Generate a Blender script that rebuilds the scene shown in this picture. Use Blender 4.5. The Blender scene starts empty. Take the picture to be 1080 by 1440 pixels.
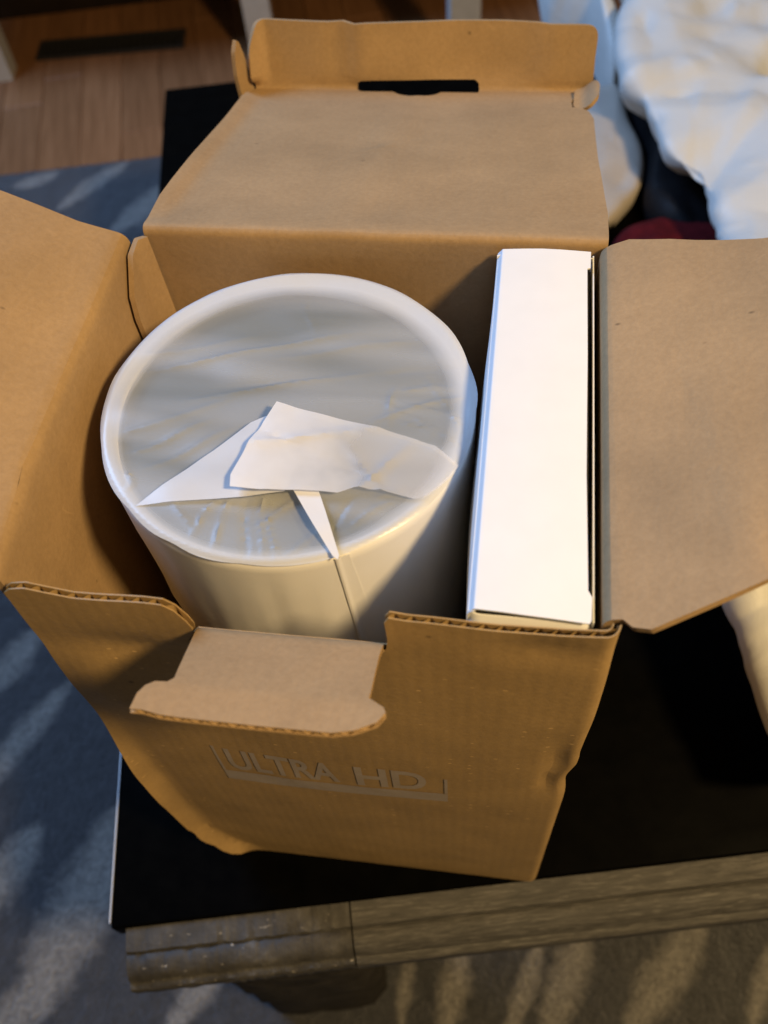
import bpy, bmesh, math, random
import numpy as np
from mathutils import Vector, Matrix, noise
from mathutils.geometry import tessellate_polygon

random.seed(7)
rng = np.random.default_rng(7)
SC = bpy.context.scene
COL = SC.collection
R = math.radians

# ------------------------------------------------------------------ camera
CAM = np.array([0.0682, -0.1377, 0.6594])
C_R = np.array([0.9900, 0.1252, -0.0657])
C_F = np.array([-0.1238, 0.5425, -0.8309]); C_F /= np.linalg.norm(C_F)
C_R -= C_F * (C_R @ C_F); C_R /= np.linalg.norm(C_R)
C_U = np.cross(C_R, C_F)
FPX = 1272.83
cd = bpy.data.cameras.new('camera')
cam = bpy.data.objects.new('camera', cd)
COL.objects.link(cam)
cd.sensor_fit = 'VERTICAL'; cd.sensor_height = 36.0; cd.sensor_width = 27.0
cd.lens = FPX / 1440 * 36.0
cd.clip_start = 0.02; cd.clip_end = 60
M = Matrix(((C_R[0], C_U[0], -C_F[0], CAM[0]), (C_R[1], C_U[1], -C_F[1], CAM[1]),
            (C_R[2], C_U[2], -C_F[2], CAM[2]), (0, 0, 0, 1)))
cam.matrix_world = M
cd.dof.use_dof = True; cd.dof.focus_distance = 0.40; cd.dof.aperture_fstop = 8.5
SC.camera = cam

# ------------------------------------------------------------------ world, lamps, exposure
w = bpy.data.worlds.new('World'); SC.world = w; w.use_nodes = True
bg = w.node_tree.nodes['Background']
bg.inputs[0].default_value = (1.0, 0.88, 0.74, 1); bg.inputs[1].default_value = 0.088


def area(name, loc, target, size, power, col, sy=None):
    l = bpy.data.lights.new(name, 'AREA')
    l.shape = 'DISK' if sy is None else 'RECTANGLE'
    l.size = size
    if sy: l.size_y = sy
    l.energy = power; l.color = col
    o = bpy.data.objects.new(name, l); COL.objects.link(o)
    o.location = loc
    o.rotation_euler = (Vector(target) - Vector(loc)).to_track_quat('-Z', 'Y').to_euler()
    return o


area('room_lamp', (0.88, -0.36, 1.42), (0, .1, .3), 0.20, 27, (1.0, 0.705, 0.335))
area('window_light', (-1.55, 0.98, 1.85), (0.1, 0.3, 0.1), 0.9, 64, (0.32, 0.55, 1.0), 1.2)
SC.view_settings.view_transform = 'Standard'
SC.view_settings.look = 'None'
SC.view_settings.exposure = 0.0
SC.view_settings.gamma = 1.0

# ------------------------------------------------------------------ helpers
W, D, H = 0.22, 0.1955, 0.3812
TY = 0.2237
E1 = np.array([math.cos(TY), math.sin(TY), 0]); E2 = np.array([-E1[1], E1[0], 0])
T0 = np.array([-0.1705, -0.0616, 0.0])
FLOOR = -0.42


def at(px, py, axis, v):
    """point of the photograph on the real plane axis = v"""
    d = C_R * (px - 540) / FPX - C_U * (py - 720) / FPX + C_F
    t = (v - CAM[axis]) / d[axis]
    return CAM + d * t


def xz(px, py, y=0.0):
    p = at(px, py, 1, y); return (p[0], p[2])


def xy(px, py, z):
    p = at(px, py, 2, z); return (p[0], p[1])


def empty(name, label, cat, loc=(0, 0, 0), rz=0, group=None):
    o = bpy.data.objects.new(name, None); COL.objects.link(o)
    o.empty_display_size = .02
    o.location = loc; o.rotation_euler = (0, 0, rz)
    o['label'] = label; o['category'] = cat
    if group: o['group'] = group
    return o


def rootmat(o):
    m = Matrix.Identity(4)
    while o:
        m = (Matrix.Translation(o.location) @ o.rotation_euler.to_matrix().to_4x4()) @ m
        o = o.parent
    return m


def obj(name, verts, faces, mat, parent=None, local=False, smooth=True, sharp=40):
    me = bpy.data.meshes.new(name)
    verts = [tuple(map(float, v)) for v in verts]
    if parent is not None and not local:
        im = rootmat(parent).inverted()
        verts = [tuple(im @ Vector(v)) for v in verts]
    me.from_pydata(verts, [], [tuple(map(int, f)) for f in faces])
    me.validate(); me.update()
    bm = bmesh.new(); bm.from_mesh(me)
    bmesh.ops.recalc_face_normals(bm, faces=bm.faces)
    bm.to_mesh(me); bm.free()
    if smooth:
        me.shade_smooth()
        me.set_sharp_from_angle(angle=R(sharp))
    me.materials.append(mat)
    o = bpy.data.objects.new(name, me); COL.objects.link(o)
    if parent is not None: o.parent = parent
    return o


def tag(o, label=None, cat=None, group=None, kind=None):
    if label: o['label'] = label
    if cat: o['category'] = cat
    if group: o['group'] = group
    if kind: o['kind'] = kind
    return o


def grid2d(outline, us=(), vs=(), cu=None, cv=None):
    """triangulated sheet inside an outline, cut along lines of u and v"""
    bm = bmesh.new()
    vv = [bm.verts.new((u, v, 0)) for u, v in outline]
    for t3 in tessellate_polygon([[Vector((u, v, 0)) for u, v in outline]]):
        try: bm.faces.new([vv[i] for i in t3])
        except ValueError: pass
    bmesh.ops.recalc_face_normals(bm, faces=bm.faces[:])
    if bm.faces and sum(f.normal.z for f in bm.faces) < 0: bmesh.ops.reverse_faces(bm, faces=bm.faces[:])
    o = np.array(outline); lo, hi = o.min(0), o.max(0)
    us, vs = list(us), list(vs)
    if cu: us += list(np.arange(lo[0] + cu / 2, hi[0], cu))
    if cv: vs += list(np.arange(lo[1] + cv / 2, hi[1], cv))
    for u in us:
        bmesh.ops.bisect_plane(bm, geom=bm.verts[:] + bm.edges[:] + bm.faces[:], plane_co=(u, 0, 0), plane_no=(1, 0, 0), dist=1e-7)
    for v in vs:
        bmesh.ops.bisect_plane(bm, geom=bm.verts[:] + bm.edges[:] + bm.faces[:], plane_co=(0, v, 0), plane_no=(0, 1, 0), dist=1e-7)
    bmesh.ops.remove_doubles(bm, verts=bm.verts[:], dist=2e-6)
    bm.verts.index_update()
    P = np.array([v.co[:2] for v in bm.verts])
    F = [[v.index for v in f.verts] for f in bm.faces]
    B = [[v.index for v in e.verts] for e in bm.edges if len(e.link_faces) == 1]
    bm.free()
    return P, F, B


def surf(fn, P):
    u, v = P[:, 0], P[:, 1]; e = 2e-4
    X = fn(u, v)
    n = np.cross(fn(u + e, v) - fn(u - e, v), fn(u, v + e) - fn(u, v - e))
    n /= np.maximum(np.linalg.norm(n, axis=1), 1e-12)[:, None]
    return X, n


def solid(P, F, B, fn, o0, o1):
    X, n = surf(fn, P)
    V = np.concatenate([X + n * o0, X + n * o1]); k = len(P)
    FF = [f[::-1] for f in F] + [[i + k for i in f] for f in F] + [[a, b, b + k, a + k] for a, b in B]
    return V, FF


class MB:
    def __init__(s): s.v = []; s.f = []
    def add(s, V, F):
        k = len(s.v); s.v += [tuple(map(float, p)) for p in V]; s.f += [[int(i) + k for i in f] for f in F]
    def box(s, lo, hi):
        x0, y0, z0 = lo; x1, y1, z1 = hi
        s.add([(x0, y0, z0), (x1, y0, z0), (x1, y1, z0), (x0, y1, z0), (x0, y0, z1), (x1, y0, z1), (x1, y1, z1), (x0, y1, z1)],
              [(0, 3, 2, 1), (4, 5, 6, 7), (0, 1, 5, 4), (1, 2, 6, 5), (2, 3, 7, 6), (3, 0, 4, 7)])
    def build(s, name, mat, parent=None, **k): return obj(name, s.v, s.f, mat, parent, **k)


FL = 0.0062      # flute pitch


def panel(name, outline, fn, t, mat, parent, us=(), vs=(), cu=.012, cv=.012, core=None):
    """corrugated board: outside skin at offset 0, inside skin at offset -t"""
    P, F, B = grid2d(outline, us, vs, cu, cv)
    m = MB()
    if core is None:
        m.add(*solid(P, F, B, fn, 0, -t))
    else:
        q = t * .17
        m.add(*solid(P, F, B, fn, 0, -q)); m.add(*solid(P, F, B, fn, -t + q, -t))
        o = np.array(core); lo, hi = o.min(0), o.max(0)
        P2, F2, B2 = grid2d(core, np.arange(lo[0], hi[0], FL / 8), (), None, .006)
        X, n = surf(fn, P2)
        off = -t / 2 + (t / 2 - q) * np.sin(2 * math.pi * P2[:, 0] / FL)
        cen = np.array([P2[f].mean(0) for f in F2]); dmin = np.full(len(cen), 9.)
        for i in range(len(o)):
            a, bq = o[i - 1], o[i]; ab = bq - a; L2 = ab @ ab + 1e-14
            tt = np.clip(((cen - a) @ ab) / L2, 0, 1)
            dmin = np.minimum(dmin, np.linalg.norm(cen - a - tt[:, None] * ab, axis=1))
        m.add(X + n * off[:, None], [f for f, k_ in zip(F2, dmin) if k_ < .009])
    return m.build(name, mat, parent, sharp=35)


def rounded(pts, rad, n=5):
    """round the corners of a polygon; rad one number or one per corner"""
    out = []; N = len(pts)
    for i in range(N):
        r = rad if np.isscalar(rad) else rad[i]
        p = np.array(pts[i], float)
        if r <= 0: out.append(tuple(p)); continue
        a = np.array(pts[i - 1], float) - p; b = np.array(pts[(i + 1) % N], float) - p
        la, lb = np.linalg.norm(a), np.linalg.norm(b)
        r = min(r, la * .45, lb * .45)
        A, Bp = p + a / la * r, p + b / lb * r
        for k in range(n + 1):
            s = k / n
            out.append(tuple((1 - s) ** 2 * A + 2 * s * (1 - s) * p + s * s * Bp))
    return out


def sm(a, b, x):
    t = np.clip((x - a) / (b - a), 0, 1); return t * t * (3 - 2 * t)


def wob(u, v, sc, seed=0.):
    u, v = np.atleast_1d(u), np.atleast_1d(v)
    return np.array([noise.noise(Vector((a * sc, b * sc, seed))) for a, b in zip(u, v)])


# ------------------------------------------------------------------ materials
def mat(name):
    m = bpy.data.materials.new(name); m.use_nodes = True
    nt = m.node_tree
    return m, nt, nt.nodes['Principled BSDF']


def nd(nt, typ, **k):
    n = nt.nodes.new(typ)
    for a, b in k.items():
        if a == 'inp':
            for i, v in b.items(): n.inputs[i].default_value = v
        else: setattr(n, a, b)
    return n


def ramp(nt, src, stops):
    r = nt.nodes.new('ShaderNodeValToRGB')
    while len(r.color_ramp.elements) > 1: r.color_ramp.elements.remove(r.color_ramp.elements[-1])
    for i, (p, c) in enumerate(stops):
        e = r.color_ramp.elements[0] if i == 0 else r.color_ramp.elements.new(p)
        e.position = p; e.color = (*c, 1) if len(c) == 3 else c
    nt.links.new(src, r.inputs[0]); return r


def mixc(nt, a, b, fac, mode='MIX'):
    n = nt.nodes.new('ShaderNodeMix'); n.data_type = 'RGBA'; n.blend_type = mode
    for s, i in ((fac, 0), (a, 6), (b, 7)):
        if hasattr(s, 'links'): nt.links.new(s, n.inputs[i])
        elif i == 0: n.inputs[0].default_value = s
        else: n.inputs[i].default_value = (*s, 1)
    return n.outputs[2]


def coords(nt, scale=(1, 1, 1), rot=(0, 0, 0), src='Object'):
    tc = nd(nt, 'ShaderNodeTexCoord'); mp = nd(nt, 'ShaderNodeMapping')
    mp.inputs['Scale'].default_value = scale; mp.inputs['Rotation'].default_value = rot
    nt.links.new(tc.outputs[src], mp.inputs[0]); return mp.outputs[0]


def noisen(nt, co, scale, detail=4, rough=.55, dist=0):
    n = nd(nt, 'ShaderNodeTexNoise'); n.inputs['Scale'].default_value = scale; n.inputs['Detail'].default_value = detail
    n.inputs['Roughness'].default_value = rough; n.inputs['Distortion'].default_value = dist
    nt.links.new(co, n.inputs['Vector']); return n.outputs[0]


def bump(nt, bsdf, h, strength, dist):
    b = nd(nt, 'ShaderNodeBump'); b.inputs['Strength'].default_value = strength; b.inputs['Distance'].default_value = dist
    nt.links.new(h, b.inputs['Height']); nt.links.new(b.outputs[0], bsdf.inputs['Normal']); return b


def kraft(name, base, flute=0.25, dots=False, rough=.8, spec=.25):
    m, nt, bs = mat(name)
    co = coords(nt)
    big = noisen(nt, co, 22, 5, .6); fine = noisen(nt, co, 420, 3, .7); fib = noisen(nt, coords(nt, (1, 1, .12)), 900, 2)
    b = np.array(base)
    c1 = ramp(nt, big, [(.3, tuple(b * .88)), (.7, tuple(b * 1.10))]).outputs[0]
    c2 = mixc(nt, c1, ramp(nt, fine, [(.3, (.78, .76, .72)), (.7, (1.12, 1.12, 1.1))]).outputs[0], .42, 'MULTIPLY')
    # dark specks of recycled fibre
    vo = nd(nt, 'ShaderNodeTexVoronoi'); vo.inputs['Scale'].default_value = 62; nt.links.new(coords(nt, (1, 1.6, 1)), vo.inputs['Vector'])
    sp = nd(nt, 'ShaderNodeMath', operation='MULTIPLY')
    r1 = ramp(nt, vo.outputs['Distance'], [(.03, (1, 1, 1)), (.10, (0, 0, 0))])
    sr = nd(nt, 'ShaderNodeSeparateColor'); nt.links.new(vo.outputs['Color'], sr.inputs[0])
    r2 = ramp(nt, sr.outputs[0], [(.80, (0, 0, 0)), (.97, (.75, .75, .75))])
    nt.links.new(r1.outputs[0], sp.inputs[0]); nt.links.new(r2.outputs[0], sp.inputs[1])
    c3 = mixc(nt, c2, tuple(b * .35), sp.outputs[0])
    sc_ = noisen(nt, coords(nt, (1, 2.5, 1.5)), 34, 6, .75, 1.5)
    c3 = mixc(nt, c3, tuple(np.minimum(b * 1.35, .9)), ramp(nt, sc_, [(.60, (0, 0, 0)), (.74, (.38, .38, .38))]).outputs[0])
    # flutes telegraph through the skin
    sx = nd(nt, 'ShaderNodeSeparateXYZ'); nt.links.new(coords(nt), sx.inputs[0])
    mu = nd(nt, 'ShaderNodeMath', operation='MULTIPLY'); mu.inputs[1].default_value = 2 * math.pi / FL
    nt.links.new(sx.outputs[0], mu.inputs[0])
    si = nd(nt, 'ShaderNodeMath', operation='SINE'); nt.links.new(mu.outputs[0], si.inputs[0])
    h = nd(nt, 'ShaderNodeMath', operation='MULTIPLY_ADD'); h.inputs[1].default_value = flute
    nt.links.new(si.outputs[0], h.inputs[0]); nt.links.new(fine, h.inputs[2])
    bump(nt, bs, h.outputs[0], .22, .0006)
    nt.links.new(c3, bs.inputs['Base Color'])
    bs.inputs['Roughness'].default_value = rough; bs.inputs['Specular IOR Level'].default_value = spec
    if dots:
        v2 = nd(nt, 'ShaderNodeTexVoronoi'); v2.inputs['Scale'].default_value = 1; v2.inputs['Randomness'].default_value = .25
        nt.links.new(coords(nt, (1 / .0105, 0, 1 / .006)), v2.inputs['Vector'])
        k = ramp(nt, v2.outputs['Distance'], [(.07, (1, 1, 1)), (.12, (0, 0, 0))])
        nz = ramp(nt, noisen(nt, co, 28, 2), [(.48, (0, 0, 0)), (.60, (1, 1, 1))])
        q = nd(nt, 'ShaderNodeMath', operation='MULTIPLY'); nt.links.new(k.outputs[0], q.inputs[0]); nt.links.new(nz.outputs[0], q.inputs[1])
        c4 = mixc(nt, c3, tuple(np.minimum(b * 1.7, .8)), q.outputs[0]); nt.links.new(c4, bs.inputs['Base Color'])
    return m


M_in = kraft('kraft_inside', (.365, .240, .122), .07)
M_out = kraft('kraft_outside', (.385, .250, .104), .14, dots=True, rough=.55, spec=.35)


def simple(name, col, rough=.5, spec=.5, nscale=None, namp=.1, bmp=None, metal=0):
    m, nt, bs = mat(name)
    bs.inputs['Roughness'].default_value = rough; bs.inputs['Specular IOR Level'].default_value = spec; bs.inputs['Metallic'].default_value = metal
    c = np.array(col)
    if nscale:
        n = noisen(nt, coords(nt), nscale, 5)
        nt.links.new(ramp(nt, n, [(.3, tuple(c * (1 - namp))), (.7, tuple(c * (1 + namp)))]).outputs[0], bs.inputs['Base Color'])
        if bmp: bump(nt, bs, n, bmp[0], bmp[1])
    else: bs.inputs['Base Color'].default_value = (*col, 1)
    return m


M_white = simple('white_card', (.77, .77, .765), .5, .35, 60, .018, (.10, .0008))
M_cardin = simple('white_card_inside', (.42, .40, .36), .8, .2, 200, .06)

# ------------------------------------------------------------------ setting: floor
m, nt, bs = mat('oak_plank')
oi = nd(nt, 'ShaderNodeObjectInfo')
gr = noisen(nt, coords(nt, (14, .9, 1)), 6, 6, .6, .6)
kn = noisen(nt, coords(nt, (3, 1.2, 1)), 4, 2)
c = ramp(nt, gr, [(.25, (.21, .092, .036)), (.55, (.31, .140, .058)), (.8, (.37, .180, .080))]).outputs[0]
c = mixc(nt, c, ramp(nt, oi.outputs['Random'], [(0, (.78, .77, .76)), (1, (1.12, 1.1, 1.08))]).outputs[0], 1, 'MULTIPLY')
c = mixc(nt, c, (.07, .035, .015), ramp(nt, kn, [(.66, (0, 0, 0)), (.74, (.8, .8, .8))]).outputs[0])
nt.links.new(c, bs.inputs['Base Color']); bs.inputs['Roughness'].default_value = .32
bump(nt, bs, gr, .15, .001)
M_plank = m
M_sub = simple('floor_gap', (.06, .032, .018), .9)

fl = obj('floor', [(-4, -3, FLOOR - .02), (4, -3, FLOOR - .02), (4, 4, FLOOR - .02), (-4, 4, FLOOR - .02)], [(0, 1, 2, 3)], M_sub)
fl['kind'] = 'structure'
PW = 0.085
pa = TY + R(4)
pme = None
plane_rows = []
for i in range(-20, 14):
    off = random.uniform(0, .9)
    for j in range(-1, 3):
        L = .9
        o = None
        lx = i * PW; ly = .75 + j * L + off - .45
        cx = math.cos(pa) * lx - math.sin(pa) * ly; cy = math.sin(pa) * lx + math.cos(pa) * ly
        if cy < .95 or cy > 2.6 or cx < -1.9 or cx > .9: continue
        if pme is None:
            b = MB(); g = .0005; e = .0010; hw, hl = PW / 2 - g, L / 2 - g
            b.add([(-hw, -hl, -.019), (hw, -hl, -.019), (hw, hl, -.019), (-hw, hl, -.019), (-hw, -hl, -e), (hw, -hl, -e), (hw, hl, -e), (-hw, hl, -e),
                   (-hw + e, -hl + e, 0), (hw - e, -hl + e, 0), (hw - e, hl - e, 0), (-hw + e, hl - e, 0)],
                  [(0, 1, 5, 4), (1, 2, 6, 5), (2, 3, 7, 6), (3, 0, 4, 7), (4, 5, 9, 8), (5, 6, 10, 9), (6, 7, 11, 10), (7, 4, 8, 11), (8, 9, 10, 11)])
            o = b.build('plank', M_plank, None, smooth=False); pme = o.data
        else:
            o = bpy.data.objects.new('plank', pme); COL.objects.link(o)
        o.parent = fl; o.location = (cx, cy, FLOOR); o.rotation_euler = (0, 0, pa)

# ------------------------------------------------------------------ rug
edge = at(120, 233, 2, FLOOR + .012)
ry1 = (edge - T0) @ E2
STR = [  # pale strokes woven into the rug, seen ends and half width
    ((20, 262), (82, 243), .018), ((82, 295), (178, 228), .022), ((160, 330), (245, 255), .03), ((215, 330), (330, 255), .02),
    ((-40, 1120), (95, 962), .022), ((40, 1440), (172, 1140), .040), ((-40, 985), (60, 885), .024), ((-60, 1330), (50, 1160), .03),
    ((-30, 1480), (70, 1380), .022), ((230, 1460), (330, 1330), .018),
    ((652, 1325), (625, 1460), .017), ((575, 1330), (560, 1450), .008), ((832, 1300), (765, 1460), .021), ((760, 1320), (715, 1460), .012), ((985, 1285), (880, 1460), .020), ((1085, 1330), (1050, 1450), .014),
]
rx0, rx1, ry0 = -1.3, 1.3, -.75
cell = .008
nx, ny = int((rx1 - rx0) / cell), int((ry1 - ry0) / cell)
gx, gy = np.meshgrid(np.linspace(rx0, rx1, nx + 1), np.linspace(ry0, ry1, ny + 1))
Lp = np.stack([gx.ravel(), gy.ravel()], 1)
st = np.zeros(len(Lp))
segs = []
for a, b_, wd in STR:
    A = at(*a, 2, FLOOR + .012) - T0; Bq = at(*b_, 2, FLOOR + .012) - T0
    segs.append((np.array([A @ E1, A @ E2]), np.array([Bq @ E1, Bq @ E2]), wd))
for _ in range(70):   # the same strokes carry on over the rest of the rug
    A = np.array([rng.uniform(rx0, rx1), rng.uniform(ry0, ry1)])
    an = R(rng.uniform(40, 75)); Bq = A + np.array([math.cos(an), math.sin(an)]) * rng.uniform(.15, .35)
    ok = True
    for f_ in (-.15, 0, .5, 1, 1.15):
        q_ = T0 + E1 * (A + (Bq - A) * f_)[0] + E2 * (A + (Bq - A) * f_)[1] + np.array([0, 0, FLOOR]) - CAM
        w_ = q_ @ C_F
        if w_ > 0 and abs(q_ @ C_R / w_ * FPX) < 600 and abs(q_ @ C_U / w_ * FPX) < 780: ok = False
    for (a, b_, wd) in segs:
        if np.linalg.norm((a + b_) / 2 - (A + Bq) / 2) < .13: ok = False
    # keep them off the strip that the camera sees
    if ok: segs.append((A, Bq, rng.uniform(.012, .03)))
nw = np.array([noise.noise(Vector((p[0] * 9, p[1] * 9, 3.))) for p in Lp])
for A, Bq, wd in segs:
    d = Bq - A; L = np.linalg.norm(d); d /= L
    q = Lp - A; s = q @ d; t = q @ np.array([-d[1], d[0]]) + nw * .012
    tt = np.clip(s / L, -.3, 1.3)
    prof = np.clip(1.1 - (2 * tt - 1) ** 2 * .75, .05, 1.1)
    k = np.exp(-np.abs(t / (wd * prof)) ** 2.8 * 1.1) * sm(-.15, .1, s / L) * sm(1.15, .9, s / L)
    st = np.maximum(st, k)
idx = np.arange(len(Lp)).reshape(ny + 1, nx + 1)
F = np.stack([idx[:-1, :-1], idx[:-1, 1:], idx[1:, 1:], idx[1:, :-1]], -1).reshape(-1, 4)
hz = np.array([noise.noise(Vector((p[0] * 60, p[1] * 60, 8.))) for p in Lp]) * .0015
V = np.column_stack([Lp, hz + .012])
Bv = [(rx0, ry0, 0), (rx1, ry0, 0), (rx1, ry1, 0), (rx0, ry1, 0)]
me = bpy.data.meshes.new('rug')
ring = list(idx[0, :]) + list(idx[1:, -1]) + list(idx[-1, -2::-1]) + list(idx[-2:0:-1, 0])
low = [(V[i][0], V[i][1], 0) for i in ring]
kk = len(V)
FF = F.tolist() + [[ring[i], kk + i, kk + (i + 1) % len(ring), ring[(i + 1) % len(ring)]] for i in range(len(ring))]
me.from_pydata([tuple(map(float, v)) for v in V] + [tuple(map(float, v)) for v in low], [], FF)
at_ = me.attributes.new('stroke', 'FLOAT', 'POINT')
at_.data.foreach_set('value', np.concatenate([st, np.zeros(len(low))]).astype(np.float32))
me.shade_smooth()
m, nt, bs = mat('rug_pile')
an = nd(nt, 'ShaderNodeAttribute', attribute_name='stroke')
pn = noisen(nt, coords(nt), 210, 4, .75); pb = noisen(nt, coords(nt), 70, 4, .6)
h = nd(nt, 'ShaderNodeMath', operation='MULTIPLY_ADD'); h.inputs[1].default_value = .9
ad = nd(nt, 'ShaderNodeMath', operation='SUBTRACT'); ad.inputs[1].default_value = .5
nt.links.new(pb, ad.inputs[0]); nt.links.new(ad.outputs[0], h.inputs[0]); nt.links.new(an.outputs['Fac'], h.inputs[2])
dk = ramp(nt, pb, [(.3, (.017, .018, .023)), (.7, (.055, .055, .062))]).outputs[0]
c = mixc(nt, dk, (.36, .33, .285), ramp(nt, h.outputs[0], [(.20, (0, 0, 0)), (1.0, (1, 1, 1))]).outputs[0])
c = mixc(nt, c, ramp(nt, pn, [(.30, (.35, .35, .35)), (.70, (1.6, 1.6, 1.6))]).outputs[0], .9, 'MULTIPLY')
nt.links.new(c, bs.inputs['Base Color']); bs.inputs['Roughness'].default_value = 1
bs.inputs['Specular IOR Level'].default_value = .1; bs.inputs['Sheen Weight'].default_value = .35
bump(nt, bs, pn, 1.0, .014)
me.materials.append(m)
rug = bpy.data.objects.new('rug', me); COL.objects.link(rug)
rug.location = (T0[0], T0[1], FLOOR + .0005); rug.rotation_euler = (0, 0, TY)
tag(rug, 'dark grey shag rug with pale brush strokes under the black table', 'rug')

# ------------------------------------------------------------------ table
tb = empty('table', 'low black topped table with weathered wood edge trim under the cardboard box', 'table', (T0[0], T0[1], 0), TY)
m, nt, bs = mat('black_top')
pn = noisen(nt, coords(nt), 60, 5)
nt.links.new(ramp(nt, pn, [(.3, (.0009, .0009, .0009)), (.75, (.0022, .0021, .0019))]).outputs[0], bs.inputs['Base Color'])
rr = ramp(nt, noisen(nt, coords(nt, (1, 3, 1)), 15, 4), [(.3, (.42, .42, .42)), (.7, (.55, .55, .55))])
nt.links.new(rr.outputs[0], bs.inputs['Roughness']); bs.inputs['Specular IOR Level'].default_value = .015
M_black = m


def beveled_box(name, lo, hi, bev, mt, parent, seg=2):
    b = bmesh.new()
    bmesh.ops.create_cube(b, size=1)
    lo, hi = np.array(lo), np.array(hi)
    for v in b.verts:
        v.co = Vector((lo + hi) / 2) + Vector(np.array(v.co) * (hi - lo))
    bmesh.ops.bevel(b, geom=b.edges[:], offset=bev, segments=seg, affect='EDGES', profile=.5)
    b.verts.index_update()
    V = [tuple(v.co) for v in b.verts]; F = [[v.index for v in f.verts] for f in b.faces]; b.free()
    return obj(name, V, F, mt, parent, local=True, sharp=50)


beveled_box('table_top', (-.004, 0, -.022), (1.0, 1.016, 0), .0022, M_black, tb)
obj('edge_glint', [(-.0051, .004, -.02), (-.0043, .004, -.02), (-.0043, .36, -.02), (-.0051, .36, -.02), (-.0051, .004, -.0006), (-.0043, .004, -.0006), (-.0043, .36, -.0006), (-.0051, .36, -.0006)], [(0, 3, 2, 1), (4, 5, 6, 7), (0, 1, 5, 4), (1, 2, 6, 5), (2, 3, 7, 6), (3, 0, 4, 7)], simple('pale_glint', (.55, .56, .58), .35), tb, local=True, smooth=False)  # window glint along the bevel of the top, put in as a pale strip
m, nt, bs = mat('weathered_wood')
s1 = noisen(nt, coords(nt, (2.2, 22, 22)), 22, 8, .72, .6); s2 = noisen(nt, coords(nt, (1, 7, 7)), 75, 5)
c = ramp(nt, s1, [(.25, (.024, .022, .019)), (.5, (.062, .058, .051)), (.75, (.16, .150, .134))]).outputs[0]
c = mixc(nt, c, (.24, .225, .195), ramp(nt, s2, [(.6, (0, 0, 0)), (.8, (.6, .6, .6))]).outputs[0])
nt.links.new(c, bs.inputs['Base Color']); bs.inputs['Roughness'].default_value = .62; bump(nt, bs, s1, .5, .002)
M_wood = m
m, nt, bs = mat('rough_stone')
s1 = noisen(nt, coords(nt), 45, 6, .65); s2 = noisen(nt, coords(nt, (1, 2, 2)), 130, 3)
c = ramp(nt, s1, [(.3, (.022, .020, .017)), (.6, (.056, .052, .045)), (.8, (.13, .123, .110))]).outputs[0]
c = mixc(nt, c, (.5, .45, .36), ramp(nt, s2, [(.68, (0, 0, 0)), (.78, (.9, .9, .9))]).outputs[0])
nt.links.new(c, bs.inputs['Base Color']); bs.inputs['Roughness'].default_value = .7; bump(nt, bs, s1, .7, .003)
M_stone = m
PROF = [(.0, -.0035), (-.0150, -.0055), (-.0162, -.0085), (-.0176, -.0075), (-.0215, -.0075), (-.0270, -.0098), (-.0318, -.0150), (-.0326, -.0185),
        (-.0336, -.0190), (-.0366, -.0200), (-.0378, -.0225), (-.0375, -.036), (-.02, -.050), (.06, -.050), (.06, -.0225), (0, -.0225)]


def moulding(name, x0, x1, prof, mt, n, amp, seed):
    xs = np.linspace(x0, x1, n); V = []; F = []; k = len(prof)
    for i, x in enumerate(xs):
        for j, (y, z) in enumerate(prof):
            a = amp * noise.fractal(Vector((x * 90, y * 120, z * 120 + seed)), 1.0, 2.0, 4) if 0 < j < k - 3 else 0
            V.append((x, y + a * .6, z + (a * .6 if j < 11 else 0) - (abs(a) if j else 0)))
    for i in range(n - 1):
        for j in range(k): F.append((i * k + j, i * k + (j + 1) % k, (i + 1) * k + (j + 1) % k, (i + 1) * k + j))
    F += [tuple(range(k)), tuple(range((n - 1) * k, n * k))[::-1]]
    return obj(name, V, F, mt, tb, local=True, sharp=50)


tag(moulding('edge_trim', .1612, 1.0, PROF, M_wood, 60, .0006, 4), 'long streaky grey brown wood trim along the front edge')
PC = [(y * .98, z - (.0010 if j else 0)) for j, (y, z) in enumerate(PROF)]
tag(moulding('edge_trim', .006, .1600, PC, M_stone, 150, .0014, 9), 'short rough corner length of trim with pale chips')
m = simple('leg_stone', (.034, .030, .025), .9, .15, 38, .45, (.8, .006))
# legs: tapered rough posts
def post(x0, x1, y0, y1):
    z0, z1 = FLOOR + .013, -.0505; V = []; F = []; n = 14
    for i in range(n + 1):
        s = i / n; z = z0 + (z1 - z0) * s
        for k in range(24):
            a = 2 * math.pi * (k + .5) / 24; c_, s_ = math.cos(a), math.sin(a)
            q = (abs(c_) ** 6 + abs(s_) ** 6) ** (-1 / 6)
            j = .0025 * noise.noise(Vector((c_ * 3, s_ * 3, z * 40)))
            V.append(((x0 + x1) / 2 + ((x1 - x0) / 2 + j) * q * c_, (y0 + y1) / 2 + ((y1 - y0) / 2 + j) * q * s_, z))
    for i in range(n):
        for k in range(24): F.append((i * 24 + k, i * 24 + (k + 1) % 24, (i + 1) * 24 + (k + 1) % 24, (i + 1) * 24 + k))
    F += [tuple(range(24))[::-1], tuple(range(n * 24, n * 24 + 24))]
    return obj('leg', V, F, m, tb, local=True, sharp=60)


for a in ((.034, .162, -.026, .10), (.83, .96, -.026, .10), (.034, .162, .86, .99), (.83, .96, .86, .99)): post(*a)

# ------------------------------------------------------------------ cardboard box
bx = empty('cardboard_box', 'open brown corrugated cardboard box with all its flaps folded out on the black table', 'box', (0, D / 2, 0))
TH = .0030


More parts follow.
